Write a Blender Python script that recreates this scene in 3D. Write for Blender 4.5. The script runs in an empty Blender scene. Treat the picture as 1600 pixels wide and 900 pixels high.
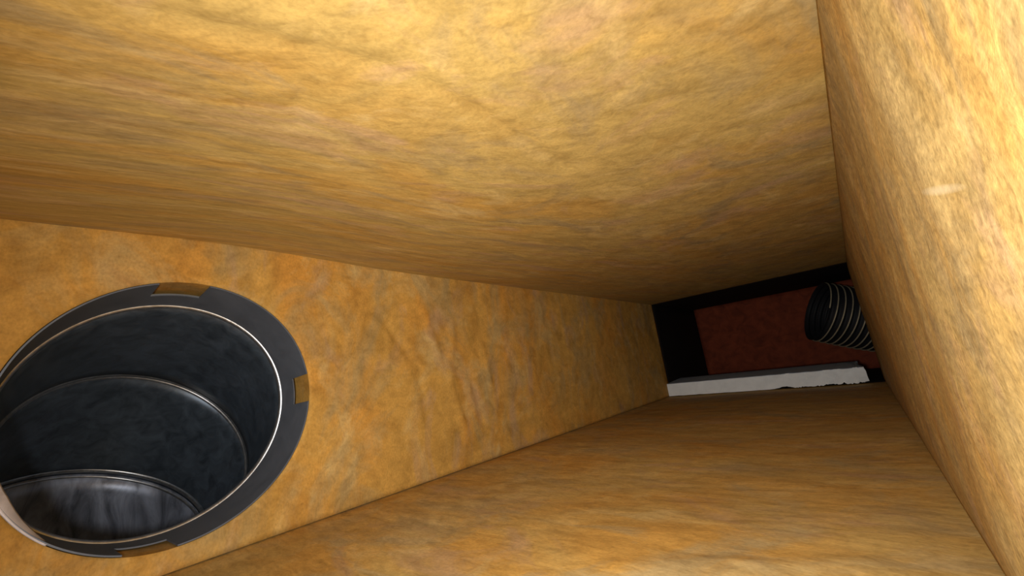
import bpy, bmesh, math, random
from mathutils import Vector, Matrix, noise
from mathutils.geometry import delaunay_2d_cdt

U = 0.42                                   # metres per layout unit
AL, AR, AT, AB = 1.0, 0.0539, 0.3531, 0.2597   # distances from the camera to left, right, top, bottom
YB, YL, YR, YE = -0.75, 2.68, 2.8, 3.62    # open mouth behind the camera, ends of the fibre lining, end panel
XC = 0.75                                  # side chamber reaches this far right
Z0 = AB * U
sc = bpy.context.scene
C = sc.collection

# ------------------------------------------------------------------ camera
cam_d = bpy.data.cameras.new('camera')
cam = bpy.data.objects.new('camera', cam_d); C.objects.link(cam)
cam_d.sensor_width = 36.0
cam_d.lens = 36.0 * 614.565 / 1600.0
cam_d.clip_start = 0.002
d = Vector((0.65466159, 0.08183162, 0.75147974))
W = Vector((0.74492549, -0.23878978, -0.622949))
H = Vector((-0.12846876, -0.96761719, 0.21728496))
right = Vector((W.x, d.x, H.x)); down = Vector((W.y, d.y, H.y)); fwd = Vector((W.z, d.z, H.z))
M = Matrix((right, -down, -fwd)).transposed().to_4x4()
M.translation = Vector((0, 0, Z0))
cam.matrix_world = M
sc.camera = cam

# ------------------------------------------------------------------ light and exposure
sc.view_settings.view_transform = 'Standard'
sc.view_settings.look = 'None'
sc.view_settings.gamma = 1.0
sc.view_settings.use_curve_mapping = False
sc.view_settings.exposure = 0.0
world = bpy.data.worlds.new('world'); sc.world = world; world.use_nodes = True
bg = world.node_tree.nodes['Background']
bg.inputs[0].default_value = (1.0, 0.86, 0.66, 1); bg.inputs[1].default_value = 0.12
def lamp(name, loc, power, size, col, target):
    l = bpy.data.lights.new(name, 'AREA'); l.shape = 'DISK'; l.size = size
    l.energy = power; l.color = col; l.spread = math.radians(168)
    o = bpy.data.objects.new(name, l); C.objects.link(o)
    o.location = loc
    o.rotation_euler = (Vector(target) - Vector(loc)).to_track_quat('-Z', 'Y').to_euler()
    return o
# the torch held next to the camera
lamp('torch', (-0.025, -0.036, Z0 - 0.012), 1.62, 0.03, (0.98, 0.99, 1.0), (-0.185, 0.40, Z0 - 0.015))

# ------------------------------------------------------------------ materials
def mat(name):
    m = bpy.data.materials.new(name); m.use_nodes = True
    nt = m.node_tree; b = nt.nodes['Principled BSDF']
    return m, nt, b
def ramp(nt, stops, fac):
    r = nt.nodes.new('ShaderNodeValToRGB')
    while len(r.color_ramp.elements) < len(stops): r.color_ramp.elements.new(0.5)
    for e, (p, c) in zip(r.color_ramp.elements, stops):
        e.position = p; e.color = (*c, 1)
    nt.links.new(fac, r.inputs[0]); return r.outputs[0]
def noise_tex(nt, vec, scale, detail=4, rough=0.55, dist=0.0):
    n = nt.nodes.new('ShaderNodeTexNoise')
    n.inputs['Scale'].default_value = scale; n.inputs['Detail'].default_value = detail
    n.inputs['Roughness'].default_value = rough; n.inputs['Distortion'].default_value = dist
    nt.links.new(vec, n.inputs['Vector']); return n.outputs['Fac']
def mixc(nt, fac, a, b, mode='MIX'):
    m = nt.nodes.new('ShaderNodeMix'); m.data_type = 'RGBA'; m.blend_type = mode
    for s, v in ((m.inputs[0], fac), (m.inputs[6], a), (m.inputs[7], b)):
        if isinstance(v, (int, float)): s.default_value = v
        elif isinstance(v, tuple): s.default_value = (*v, 1)
        else: nt.links.new(v, s)
    return m.outputs[2]
def mth(nt, op, a, b=0.0, clamp=False):
    m = nt.nodes.new('ShaderNodeMath'); m.operation = op; m.use_clamp = clamp
    for s, v in ((m.inputs[0], a), (m.inputs[1], b)):
        if isinstance(v, (int, float)): s.default_value = v
        else: nt.links.new(v, s)
    return m.outputs[0]
def fibre(name, axes, seed, base, orange, grey, pale, blot=1.0, stretch=7.0, warp=None, bump=0.25, scratch=None, fine=1.0, gr=1.0):
    """resin-bonded glass fibre board; axes: (along, across) object axes of the fibre grain"""
    m, nt, b = mat(name)
    tc = nt.nodes.new('ShaderNodeTexCoord'); P = tc.outputs['Object']
    sx = nt.nodes.new('ShaderNodeSeparateXYZ'); nt.links.new(P, sx.inputs[0])
    u = sx.outputs['XYZ'.index(axes[0])]; v = sx.outputs['XYZ'.index(axes[1])]
    if warp: u, v = warp(nt, sx)
    w = sx.outputs[({0, 1, 2} - {'XYZ'.index(axes[0]), 'XYZ'.index(axes[1])}).pop()]
    def coord(su, sv, sd):
        c = nt.nodes.new('ShaderNodeCombineXYZ')
        nt.links.new(mth(nt, 'MULTIPLY', u, su), c.inputs[0]); nt.links.new(mth(nt, 'MULTIPLY', v, sv), c.inputs[1])
        nt.links.new(mth(nt, 'ADD', w, sd), c.inputs[2])
        return c.outputs[0]
    big = noise_tex(nt, coord(0.6, 1.0, seed), 9 * blot, 4, 0.6, 0.8)
    big2 = noise_tex(nt, coord(0.7, 1.0, seed + 9), 15 * blot, 5, 0.62, 1.2)
    big3 = noise_tex(nt, coord(0.7, 1.0, seed + 23), 24 * blot, 5, 0.6, 1.0)
    big4 = noise_tex(nt, coord(0.6, 1.1, seed + 31), 18 * blot, 5, 0.6, 1.0)
    streak = noise_tex(nt, coord(1.0, stretch, seed + 3), 24 * fine, 4, 0.6, 0.9)
    streak2 = noise_tex(nt, coord(1.0, stretch * 0.55, seed + 5), 80 * fine, 4, 0.65, 1.0)
    grain = noise_tex(nt, coord(1.0, 1.5, seed + 7), 420, 3, 0.6)
    K = (0, 0, 0)
    c = mixc(nt, ramp(nt, [(0.44, K), (0.62, (0.9, 0.9, 0.9))], big), base, orange)
    c = mixc(nt, ramp(nt, [(0.50, K), (0.66, (0.9, 0.9, 0.9))], big2), c, grey)
    c = mixc(nt, ramp(nt, [(0.55, K), (0.68, (0.7, 0.7, 0.7))], big4), c, PINK)
    c = mixc(nt, ramp(nt, [(0.54, K), (0.70, (0.7, 0.7, 0.7))], big3), c, pale)
    c = mixc(nt, 1.0, c, ramp(nt, [(0.30, (0.80, 0.78, 0.74)), (0.5, (1, 1, 1)), (0.72, (1.14, 1.13, 1.12))], streak), 'MULTIPLY')
    c = mixc(nt, 1.0, c, ramp(nt, [(0.30, (0.84, 0.82, 0.79)), (0.5, (1, 1, 1)), (0.70, (1.15, 1.14, 1.13))], streak2), 'MULTIPLY')
    c = mixc(nt, 1.0, c, ramp(nt, [(0.28, tuple(1 - gr * v for v in (0.12, 0.13, 0.15))), (0.5, (1, 1, 1)), (0.72, (1 + 0.1 * gr,) * 3)], grain), 'MULTIPLY')
    if scratch:                                     # pale scuffs: (y, z, half length, half width)
        for (cy, cz, ly, lz, tilt) in scratch:
            yy = mth(nt, 'SUBTRACT', sx.outputs[1], cy); zz = mth(nt, 'SUBTRACT', sx.outputs[2], cz)
            z2 = mth(nt, 'ADD', zz, mth(nt, 'MULTIPLY', yy, tilt))
            q = mth(nt, 'ADD', mth(nt, 'POWER', mth(nt, 'ABSOLUTE', mth(nt, 'DIVIDE', yy, ly)), 2.0),
                    mth(nt, 'POWER', mth(nt, 'ABSOLUTE', mth(nt, 'DIVIDE', z2, lz)), 2.0))
            q = mth(nt, 'MULTIPLY', mth(nt, 'SUBTRACT', 1.0, q, True), 0.6)
            c = mixc(nt, q, c, (0.62, 0.50, 0.30))
    nt.links.new(c, b.inputs['Base Color'])
    b.inputs['Roughness'].default_value = 0.75
    b.inputs['Specular IOR Level'].default_value = 0.25
    h = mth(nt, 'ADD', mth(nt, 'MULTIPLY', streak, 1.0), mth(nt, 'ADD', mth(nt, 'MULTIPLY', streak2, 0.5), mth(nt, 'MULTIPLY', grain, 0.2)))
    bp = nt.nodes.new('ShaderNodeBump'); bp.inputs['Strength'].default_value = bump
    bp.inputs['Distance'].default_value = 0.002
    nt.links.new(h, bp.inputs['Height']); nt.links.new(bp.outputs[0], b.inputs['Normal'])
    return m
def ceil_warp(nt, sx):                              # the grain swings from along the duct to across it
    X = mth(nt, 'DIVIDE', sx.outputs[0], U); Y = mth(nt, 'DIVIDE', sx.outputs[1], U)
    xs = mth(nt, 'ADD', X, 0.1)
    F = mth(nt, 'ADD', mth(nt, 'MULTIPLY', X, 0.5), mth(nt, 'MULTIPLY', mth(nt, 'MULTIPLY', mth(nt, 'MULTIPLY', xs, xs), xs), 3.2))
    v = mth(nt, 'MULTIPLY', mth(nt, 'SUBTRACT', Y, F), U * 0.75)
    u = mth(nt, 'MULTIPLY', mth(nt, 'ADD', X, mth(nt, 'MULTIPLY', Y, 0.7)), U)
    return u, v
BASE, ORG, GRY, PAL = (0.44, 0.275, 0.075), (0.49, 0.245, 0.05), (0.335, 0.235, 0.10), (0.56, 0.39, 0.15)
PINK = (0.44, 0.275, 0.135)
M_ceil = fibre('ceiling_fibre', 'XY', 1.3, (0.45, 0.300, 0.088), (0.46, 0.265, 0.06), GRY, PAL, 0.85, 3.2, ceil_warp, 0.14)
M_left = fibre('left_fibre', 'ZY', 4.1, (0.53, 0.295, 0.062), (0.56, 0.262, 0.042), (0.40, 0.27, 0.10), PAL, 0.75, 1.4, None, 0.15, None, 0.9, 1.3)
M_floor = fibre('floor_fibre', 'XY', 7.7, (0.49, 0.315, 0.095), (0.52, 0.28, 0.06), (0.40, 0.285, 0.125), PAL, 0.9, 3.6, None, 0.15)
M_right = fibre('right_fibre', 'ZY', 2.2, (0.43, 0.29, 0.10), (0.47, 0.27, 0.068), GRY, PAL, 1.4, 0.9, None, 0.14,
                [(0.308 * U, Z0 + 0.068 * U, 0.042 * U, 0.0032 * U, -0.26)], 4.5, 2.3)

def metal(name, col, rough, spec, nscale=60, var=0.35, met=0.75, streaks=False):
    m, nt, b = mat(name)
    tc = nt.nodes.new('ShaderNodeTexCoord')
    n1 = noise_tex(nt, tc.outputs['Object'], nscale, 5, 0.6, 0.8)
    n2 = noise_tex(nt, tc.outputs['Object'], nscale * 5, 3, 0.6)
    lo = tuple(c * (1 - var) for c in col); hi = tuple(c * (1 + var) for c in col)
    c = ramp(nt, [(0.3, lo), (0.7, hi)], n1)
    nt.links.new(c, b.inputs['Base Color'])
    b.inputs['Metallic'].default_value = met
    r = nt.nodes.new('ShaderNodeMapRange'); r.inputs[3].default_value = rough - 0.1; r.inputs[4].default_value = rough + 0.15
    nt.links.new(n1, r.inputs[0]); nt.links.new(r.outputs[0], b.inputs['Roughness'])
    b.inputs['Specular IOR Level'].default_value = spec
    bp = nt.nodes.new('ShaderNodeBump'); bp.inputs['Strength'].default_value = 0.12; bp.inputs['Distance'].default_value = 0.001
    nt.links.new(mth(nt, 'ADD', n1, mth(nt, 'MULTIPLY', n2, 0.3)), bp.inputs['Height']); nt.links.new(bp.outputs[0], b.inputs['Normal'])
    return m
M_pipe = metal('dark_sheet_metal', (0.085, 0.11, 0.14), 0.36, 0.6, 60, 0.4, 0.45)
M_galv_lit = metal('galvanised_metal_painted_highlight', (0.27, 0.30, 0.37), 0.38, 0.6, 34, 0.62, 0.45)  # torch highlight painted into the colour: lighter base with streaks
mp = M_galv_lit.node_tree.nodes.new('ShaderNodeMapping'); mp.inputs['Scale'].default_value = (1.6, 1.6, 0.45)  # draws the painted highlight out into upright streaks
tc_ = next(n for n in M_galv_lit.node_tree.nodes if n.type == 'TEX_COORD')
for l in list(M_galv_lit.node_tree.links):
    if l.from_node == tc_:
        ts = l.to_socket; M_galv_lit.node_tree.links.remove(l); M_galv_lit.node_tree.links.new(mp.outputs[0], ts)
M_galv_lit.node_tree.links.new(tc_.outputs['Object'], mp.inputs[0])
M_collar = metal('collar_metal', (0.115, 0.13, 0.155), 0.5, 0.5, 40, 0.15, 0.25)
M_bead = metal('bright_seam', (0.46, 0.47, 0.48), 0.32, 0.5, 120, 0.25, 0.9)
M_crescent = metal('whitish_crescent', (0.72, 0.68, 0.70), 0.6, 0.3, 80, 0.15, 0.0)
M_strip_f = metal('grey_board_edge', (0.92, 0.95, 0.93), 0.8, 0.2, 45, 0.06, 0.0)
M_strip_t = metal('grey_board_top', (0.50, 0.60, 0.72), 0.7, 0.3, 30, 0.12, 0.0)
M_panel = metal('red_brown_panel', (0.23, 0.048, 0.020), 0.8, 0.2, 35, 0.35, 0.0)
M_hose = metal('black_hose', (0.012, 0.012, 0.014), 0.6, 0.3, 90, 0.2, 0.0)
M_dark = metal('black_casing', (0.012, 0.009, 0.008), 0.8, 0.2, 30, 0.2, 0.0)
M_wire = metal('hose_wire', (0.50, 0.42, 0.27), 0.5, 0.5, 90, 0.2, 0.3)

# ------------------------------------------------------------------ helpers
def link(name, me, m=None, parent=None):
    o = bpy.data.objects.new(name, me); C.objects.link(o)
    if m: me.materials.append(m)
    if parent: o.parent = parent
    return o
def from_py(name, V, F, m, parent=None, smooth=True):
    me = bpy.data.meshes.new(name); me.from_pydata([tuple(v) for v in V], [], F); me.update()
    bm = bmesh.new(); bm.from_mesh(me); bmesh.ops.recalc_face_normals(bm, faces=bm.faces); bm.to_mesh(me); bm.free()
    for p in me.polygons: p.use_smooth = smooth
    return link(name, me, m, parent)
def struct(o): o['kind'] = 'structure'; return o
def tag(o, label, cat, group=None):
    o['label'] = label; o['category'] = cat
    if group: o['group'] = group
    return o
def seg_dist(p, a, b):
    ab = (b[0] - a[0], b[1] - a[1]); t = ((p[0] - a[0]) * ab[0] + (p[1] - a[1]) * ab[1]) / (ab[0] ** 2 + ab[1] ** 2)
    t = max(0, min(1, t)); return math.hypot(p[0] - a[0] - t * ab[0], p[1] - a[1] - t * ab[1])
def relief(s, t, seed, ls, lt, creases, edges, sag=None):
    """height of the soft board surface, layout units, positive into the duct"""
    n = noise.noise((s * 2.2 * ls, t * 2.2 * lt, seed)) * 0.010
    n += noise.noise((s * 7 * ls, t * 7 * lt, seed + 5)) * 0.0022
    n += noise.noise((s * 19 * ls, t * 19 * lt, seed + 11)) * 0.0011
    n += noise.noise((s * 45 * ls, t * 45 * lt, seed + 17)) * 0.0007
    for pts, w, dep in creases:
        dm = min(seg_dist((s, t), pts[i], pts[i + 1]) for i in range(len(pts) - 1))
        if dm < 4 * w: n += dep * math.exp(-(dm / w) ** 2)
    (s0, s1), (t0, t1) = edges
    e = min(s - s0, s1 - s, t - t0, t1 - t)
    return n * max(0.0, min(1.0, e / 0.06)) + (sag(s, t) if sag else 0.0)
def board(name, s0, s1, t0, t1, place, m, seed, ls=1, lt=1, creases=(), step=0.0125, thick=0.07, hole=None, edges=None, sag=None):
    """a solid insulation board: relief on the face to the duct, flat back; place(s, t, h) -> world"""
    edges = edges or ((s0, s1), (t0, t1))
    ns, nt_ = max(2, round((s1 - s0) / step)), max(2, round((t1 - t0) / step))
    S = [s0 + (s1 - s0) * i / ns for i in range(ns + 1)]; T = [t0 + (t1 - t0) * j / nt_ for j in range(nt_ + 1)]
    if hole is None:
        V = [place(s, t, relief(s, t, seed, ls, lt, creases, edges, sag)) for t in T for s in S]
        F = [(j * (ns + 1) + i, j * (ns + 1) + i + 1, (j + 1) * (ns + 1) + i + 1, (j + 1) * (ns + 1) + i) for j in range(nt_) for i in range(ns)]
        loop = [i for i in range(ns + 1)] + [j * (ns + 1) + ns for j in range(1, nt_ + 1)] + \
               [nt_ * (ns + 1) + i for i in range(ns - 1, -1, -1)] + [j * (ns + 1) for j in range(nt_ - 1, 0, -1)]
        loops = [loop]
    else:
        cs, ct, rs, rt = hole; N = 180
        P = [Vector((s, t)) for t in T for s in S if math.hypot((s - cs) / rs, (t - ct) / rt) > 1 + 0.5 * step / rs]
        b0 = len(P)
        P += [Vector((cs + rs * math.cos(2 * math.pi * k / N), ct + rt * math.sin(2 * math.pi * k / N))) for k in range(N)]
        E = [(b0 + k, b0 + (k + 1) % N) for k in range(N)]
        r = delaunay_2d_cdt(P, E, [], 0, 1e-7)
        vs, fs = r[0], r[2]
        fs = [f for f in fs if math.hypot((sum(vs[i].x for i in f) / 3 - cs) / rs, (sum(vs[i].y for i in f) / 3 - ct) / rt) > 0.9995]
        V = []
        for v in vs:
            q = math.hypot((v.x - cs) / rs, (v.y - ct) / rt) - 1
            V.append(place(v.x, v.y, relief(v.x, v.y, seed, ls, lt, creases, edges) * max(0, min(1, q / 0.12))))
        F = [tuple(f) for f in fs]
        cnt = {}
        for f in F:
            for a, b in zip(f, f[1:] + f[:1]): cnt[(a, b)] = 1
        be = {a: b for (a, b) in cnt if (b, a) not in cnt}
        loops = []
        while be:
            a = next(iter(be)); lp = [a]
            while lp[-1] in be:
                n_ = be.pop(lp[-1])
                if n_ == lp[0]: break
                lp.append(n_)
            loops.append(lp)
        st = [(v.x, v.y) for v in vs]
    if hole is None: st = [(s, t) for t in T for s in S]
    nface = len(F)
    for lp in loops:
        b0 = len(V); V += [place(*st[i], -thick) for i in lp]; n_ = len(lp)
        F += [(lp[k], lp[(k + 1) % n_], b0 + (k + 1) % n_, b0 + k) for k in range(n_)]
        if hole is None: F.append(tuple(range(b0, b0 + n_)))
    o = from_py(name, V, F, m)
    for p in o.data.polygons[nface:]: p.use_smooth = False
    return struct(o)
g = 0.0025
# ------------------------------------------------------------------ the duct
board('ceiling', -AL - 0.10, AR + 0.07, YB, YL, lambda s, t, h: (s * U, t * U, Z0 + (AT - h) * U), M_ceil, 3.0, 1, 0.7,
      [([(-0.19, 0.62), (-0.16, 0.74)], 0.009, -0.006),
       ([(-0.40, 0.035), (-0.377, 0.092), (-0.352, 0.147), (-0.324, 0.218), (-0.313, 0.282), (-0.313, 0.358), (-0.318, 0.462), (-0.32, 0.60)], 0.008, -0.006),
       ([(-0.37, 0.147), (-0.419, 0.171), (-0.485, 0.186)], 0.010, -0.004)], edges=((-AL, AR), (YB, YL)),
      sag=lambda s, t: -0.014 * math.exp(-((t - 0.24) / 0.30) ** 2) * max(0, min(1, (-s - 0.3) / 0.5)) if True else 0)
board('floor', -AL - 0.10, AR + 0.07, YB, YL, lambda s, t, h: (s * U, t * U, Z0 + (-AB + h) * U), M_floor, 9.0, 0.7, 1,
      [([(-0.3, 0.5), (-0.05, 0.62)], 0.02, 0.003)], edges=((-AL, AR), (YB, YL)))
HC = (0.1716, 0.0265, 0.236, 0.246)
board('wall_left', YB, YL, -AB + g, AT + 0.022, lambda s, t, h: ((-AL + h) * U, s * U, Z0 + t * U), M_left, 21.0, 1.4, 0.9,
      [([(0.87, 0.2), (0.84, 0.0), (0.88, -0.16)], 0.012, 0.006),
       ([(0.62, 0.2), (0.72, 0.06), (0.74, -0.1)], 0.010, -0.005),
       ([(1.0, 0.12), (1.02, -0.02)], 0.012, 0.005), ([(0.76, 0.24), (0.80, 0.1)], 0.010, 0.004),
       ([(0.93, 0.02), (0.96, -0.14)], 0.010, -0.005), ([(0.26, -0.235), (0.30, -0.2)], 0.006, -0.004),
       ([(1.40, 0.35), (1.43, -0.26)], 0.012, -0.0018)], hole=HC, thick=0.10, edges=((YB, YL), (-AB, AT)))
board('wall_right', YB, YR, -AB + g, AT - g, lambda s, t, h: ((AR - h) * U, s * U, Z0 + t * U), M_right, 33.0, 1.5, 1)
# near-black casing beyond the lining, closed by the red-brown panel
board('wall_back', -AL, XC, -AB, AT, lambda s, t, h: (s * U, (YE - h) * U, Z0 + t * U), M_panel, 41.0, 1, 1, step=0.03)
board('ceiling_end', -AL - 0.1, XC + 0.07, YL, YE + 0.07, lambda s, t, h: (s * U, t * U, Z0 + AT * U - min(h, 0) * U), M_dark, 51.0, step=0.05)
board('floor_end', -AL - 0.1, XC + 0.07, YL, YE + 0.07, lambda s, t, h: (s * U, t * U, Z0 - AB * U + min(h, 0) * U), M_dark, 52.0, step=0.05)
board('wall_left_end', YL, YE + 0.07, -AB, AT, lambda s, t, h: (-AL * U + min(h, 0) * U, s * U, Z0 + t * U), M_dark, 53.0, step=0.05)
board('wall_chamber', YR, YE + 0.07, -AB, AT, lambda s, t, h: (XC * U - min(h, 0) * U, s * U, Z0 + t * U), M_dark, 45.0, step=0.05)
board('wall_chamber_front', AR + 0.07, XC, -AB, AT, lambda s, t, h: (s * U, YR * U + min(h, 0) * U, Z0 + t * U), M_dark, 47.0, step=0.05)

# ------------------------------------------------------------------ round takeoff in the left board: collar and elbow
def wpt(u, y, z): return Vector((-u * U, y * U, Z0 + z * U))
root = bpy.data.objects.new('round_duct_elbow', None); C.objects.link(root)
root.location = wpt(1.0, HC[0], HC[1])
tag(root, 'round dark grey metal duct elbow with notched collar set into the left fibre wall', 'duct')
RL = root.location.copy()
def rel(v): return tuple(Vector(v) - RL)
NN = 240
def ring_pts(c, ry, rz, th, ps, dr=0.0, shift=0.0, n=NN):
    """circle facing along the pipe; parameter angle 0 = +y, 90 deg = +z"""
    ax = Vector((math.cos(th), math.sin(th) * math.sin(ps), -math.sin(th) * math.cos(ps)))
    q = Vector((1, 0, 0)).rotation_difference(ax)
    out = []
    for k in range(n):
        a = 2 * math.pi * k / n
        v = q @ Vector((0, (ry + dr) * math.cos(a), (rz + dr) * math.sin(a)))
        out.append(Vector(c) + v + ax * shift)
    return out
R1 = ((1.115, 0.158, 0.0185), 0.226, 0.228, 0.0, 0.0)
R2 = ((1.34, 0.159, -0.073), 0.2445, 0.2445, 0.668, -0.5216)
R3 = ((1.4826, 0.0916, -0.2284), 0.240, 0.240, 1.085, -0.329)
R4 = ((1.53, 0.05, -0.48), 0.238, 0.238, 1.50, -0.25)
R5 = ((1.55, 0.04, -1.10), 0.238, 0.238, 1.55, -0.2)
def loft(name, rings, m, parent, n=NN, extra=()):
    V, F = [], []
    for r in rings: V += [rel(wpt(*p)) for p in r]
    for j in range(len(rings) - 1):
        for k in range(n):
            F.append((j * n + k, j * n + (k + 1) % n, (j + 1) * n + (k + 1) % n, (j + 1) * n + k))
    o = from_py(name, V, F, m, parent); return o
# collar: tube with rectangular notches in its rim
Rw = ((0.998, HC[0], HC[1]), HC[2] - 0.004, HC[3] - 0.004)
notches = [(math.radians(91), 0.084), (math.radians(2.5), 0.062), (math.radians(-98), 0.075), (math.radians(181), 0.08)]
def collar():
    n = 360; rows = 24; depth = R1[0][0] - 0.998; nd = 0.058
    V, F = [], []
    for layer in (0, 1):
        for j in range(rows + 1):
            t = j / rows
            cy = Rw[0][1] + (R1[0][1] - Rw[0][1]) * t; cz = Rw[0][2] + (R1[0][2] - Rw[0][2]) * t
            ry = Rw[1] + (R1[1] - Rw[1]) * t; rz = Rw[2] + (R1[2] - Rw[2]) * t
            for k in range(n):
                a = 2 * math.pi * k / n
                V.append(rel(wpt(0.998 + depth * t, cy + (ry + 0.0025 * layer) * math.cos(a), cz + (rz + 0.0025 * layer) * math.sin(a))))
    def cut(j, k):
        a = 2 * math.pi * (k + 0.5) / n
        if (j + 0.5) / rows * depth > nd: return False
        for na, w in notches:
            dd = (a - na + math.pi) % (2 * math.pi) - math.pi
            if abs(dd) < w / 0.24 / 2: return True
        return False
    L = (rows + 1) * n
    keep = {(j, k) for j in range(rows) for k in range(n) if not cut(j, k)}
    for (j, k) in keep:
        k1 = (k + 1) % n; a, b, c_, d_ = j * n + k, j * n + k1, (j + 1) * n + k1, (j + 1) * n + k
        F.append((a, b, c_, d_)); F.append((a + L, d_ + L, c_ + L, b + L))
        if (j - 1, k) not in keep: F.append((a, a + L, b + L, b))
        if (j + 1, k) not in keep: F.append((d_, c_, c_ + L, d_ + L))
        if (j, (k - 1) % n) not in keep: F.append((a, d_, d_ + L, a + L))
        if (j, k1) not in keep: F.append((b, b + L, c_ + L, c_))
    return V, F
V, F = collar()
o = from_py('collar', V, F, M_collar, root); 
for p in o.data.polygons: p.use_smooth = False
# fibre edge of the hole seen through the notches belongs to the board (built with it)
def bead(name, R, m, dr, w, dx=0.0, n=NN):
    c, ry, rz, th, ps = R; rings = []
    for q in range(9):
        a = math.pi * q / 8
        rings.append(ring_pts(c, ry, rz, th, ps, dr=0.001 - dr * math.sin(a), shift=dx + w * math.cos(a)))
    return loft(name, rings, m, root)
def gore(Ra, Rb, gm=None):
    rings = []
    for j in range(9):
        t = j / 8
        pa = ring_pts(*Ra[:1], *Ra[1:]); pb = ring_pts(*Rb[:1], *Rb[1:])
        rings.append([a.lerp(b, t) for a, b in zip(pa, pb)])
    ob = loft('elbow_section', rings, gm or M_pipe, root)
    md = ob.modifiers.new('sheet', 'SOLIDIFY'); md.thickness = 0.0008; md.offset = 0
    return ob
gore(R1, R2); gore(R2, R3); gore(R3, R4, M_galv_lit); gore(R4, R5, M_galv_lit)
bead('seam', R1, M_bead, 0.0055, 0.007)
bead('seam', R2, M_bead, 0.0055, 0.0055, -0.008); bead('seam', R2, M_bead, 0.005, 0.005, 0.005)
bead('seam', R3, M_bead, 0.007, 0.007, -0.012); bead('seam', R3, M_bead, 0.005, 0.005, 0.008)
# closing disc far down the pipe is left out: the pipe simply runs on out of sight
# whitish crescent on the lower left of the collar rim
V, F = [], []; n = 60; m_ = 8
for i in range(n + 1):
    ad = -131 - 58 * i / n; a = math.radians(ad)
    wd = 0.050 * min(1, (-131 - ad) / 22) ** 0.8 * min(1, max(0, (189.5 + ad) / 16)) ** 0.7 + 0.001
    for j in range(m_ + 1):
        q = j / m_; rr = 1.0 - wd * q
        V.append(rel(wpt(0.997 - 0.002 * math.sin(math.pi * q) + 0.02 * q, HC[0] + HC[2] * rr * math.cos(a), HC[1] + HC[3] * rr * math.sin(a))))
for i in range(n):
    for j in range(m_):
        b0 = i * (m_ + 1) + j; F.append((b0, b0 + 1, b0 + m_ + 2, b0 + m_ + 1))
o = from_py('rim_crescent', V, F, M_crescent, root); o['label'] = 'whitish crescent on the lower left of the rim'
md = o.modifiers.new('t', 'SOLIDIFY'); md.thickness = 0.001

# ------------------------------------------------------------------ pale board strip lying across the far end of the floor
def strip():
    rnd = random.Random(5)
    x0, x1 = -AL + 0.004, -0.016; y0, y1 = 2.64, 3.12; h = 0.082; n = 160; V, F = [], []
    prof = [(0.0, 0.0), (0.0, 0.35), (0.0, 0.7), (0.0, 0.93), (0.01, 0.96), (0.5, 1.12), (0.6, 1.13), (0.6, 0.0)]
    for i in range(n + 1):
        t = i / n; x = x0 + (x1 - x0) * t
        rag = 0.004 + 0.012 * max(0, t - 0.5) * 2
        for q, (a, b) in enumerate(prof):
            jx = jz = jy = 0
            if q < 4:
                jy = rag * noise.noise((x * 25, b * 4, 3.3)); 
            if q == 0: jz = max(0, 0.2 * noise.noise((x * 18, 0.5, 8.8)) * (0.3 + t)) * 0.06
            if i >= n - 3: jx = 0.05 * noise.noise((b * 9, a * 3, 1.7 + i)) - 0.03 * (a > 0.1)
            if q == 0: jz += 0.012 * max(0, t - 0.55) * abs(noise.noise((x * 70, 1.5, 2.2))) * 4
            V.append((( x + jx) * U, (y0 + (y1 - y0) * a + jy) * U, Z0 + (-AB + 0.003 + h * b + jz) * U))
    k = len(prof)
    for i in range(n):
        for q in range(k): F.append((i * k + q, i * k + (q + 1) % k, (i + 1) * k + (q + 1) % k, (i + 1) * k + q))
    F.append(tuple(range(k))); F.append(tuple(n * k + q for q in range(k)))
    return V, F
V, F = strip()
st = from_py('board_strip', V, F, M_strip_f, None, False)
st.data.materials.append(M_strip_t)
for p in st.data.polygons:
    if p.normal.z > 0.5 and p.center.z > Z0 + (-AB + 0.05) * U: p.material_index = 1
tag(st, 'pale grey board strip with a ragged end lying across the far end of the floor', 'strip')

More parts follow.
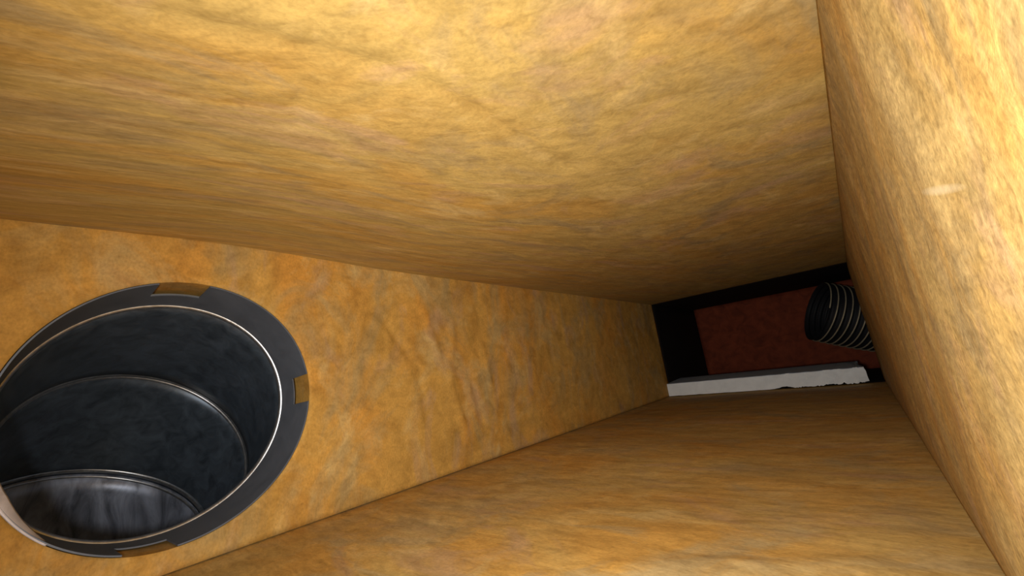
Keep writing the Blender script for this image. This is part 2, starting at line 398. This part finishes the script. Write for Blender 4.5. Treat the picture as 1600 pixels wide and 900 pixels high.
# ------------------------------------------------------------------ ribbed flexible hose
hroot = bpy.data.objects.new('flexible_hose', None); C.objects.link(hroot)
hc = Vector((-0.150, 3.14, 0.150)); HR = 0.185
hax = Vector((0.80, 0.33, -0.36)).normalized()
hroot.location = (hc.x * U, hc.y * U, Z0 + hc.z * U)
tag(hroot, 'black ribbed flexible hose with pale spiral wire at the dark far end', 'hose')
P0, P1, P2, P3 = Vector((0, 0, 0)), hax * 0.28, Vector((0.40, 0.24, -0.19)), Vector((XC - hc.x, 0.26, -0.20))
def bez(t):
    return P0 * (1 - t) ** 3 + P1 * 3 * t * (1 - t) ** 2 + P2 * 3 * t * t * (1 - t) + P3 * t ** 3
SM = [bez(i / 400) for i in range(401)]
AC = [0.0]
for i in range(400): AC.append(AC[-1] + (SM[i + 1] - SM[i]).length)
LEN = AC[-1] - 0.004
def frame(s):
    s = max(0.0, min(s, LEN)); i = 0
    lo, hi = 0, 400
    while hi - lo > 1:
        mid = (lo + hi) // 2
        if AC[mid] <= s: lo = mid
        else: hi = mid
    p = SM[lo].lerp(SM[hi], (s - AC[lo]) / (AC[hi] - AC[lo]))
    t0 = SM[min(lo + 6, 400)] - SM[max(lo - 6, 0)]; t0.normalize()
    a = t0.cross(Vector((0, 0, 1))).normalized(); return p, t0, a, a.cross(t0)
def hpt(s, a, r, ds=0.0):
    p, t0, e1, e2 = frame(s)
    p = p + (e1 * math.cos(a) + e2 * math.sin(a)) * r + t0 * ds
    return (p.x * U, p.y * U, p.z * U)
pitch = 0.034
V, F = [], []; n = 72; rows = int(LEN / pitch * 8)
for j in range(rows + 1):
    s = LEN * j / rows; r = HR - 0.012 * (0.5 - 0.5 * math.cos(2 * math.pi * s / pitch))
    V += [hpt(s, 2 * math.pi * k / n, r) for k in range(n)]
for j in range(rows):
    for k in range(n): F.append((j * n + k, j * n + (k + 1) % n, (j + 1) * n + (k + 1) % n, (j + 1) * n + k))
o = from_py('hose_wall', V, F, M_hose, hroot)
md = o.modifiers.new('t', 'SOLIDIFY'); md.thickness = 0.0012
V, F = [], []; per = 72; turns = LEN / pitch; tot = int(per * turns); kk = 8
for i in range(tot + 1):
    s = 0.002 + (LEN - 0.004) * i / tot; a = 2 * math.pi * i / per
    for q in range(kk):
        b = 2 * math.pi * q / kk
        V.append(hpt(s, a, HR + 0.0005 + 0.0036 * math.sin(b), 0.0036 * math.cos(b)))
for i in range(tot):
    for q in range(kk): F.append((i * kk + q, i * kk + (q + 1) % kk, (i + 1) * kk + (q + 1) % kk, (i + 1) * kk + q))
o = from_py('spiral_wire', V, F, M_wire, hroot); o['label'] = 'pale spiral wire around the black hose'
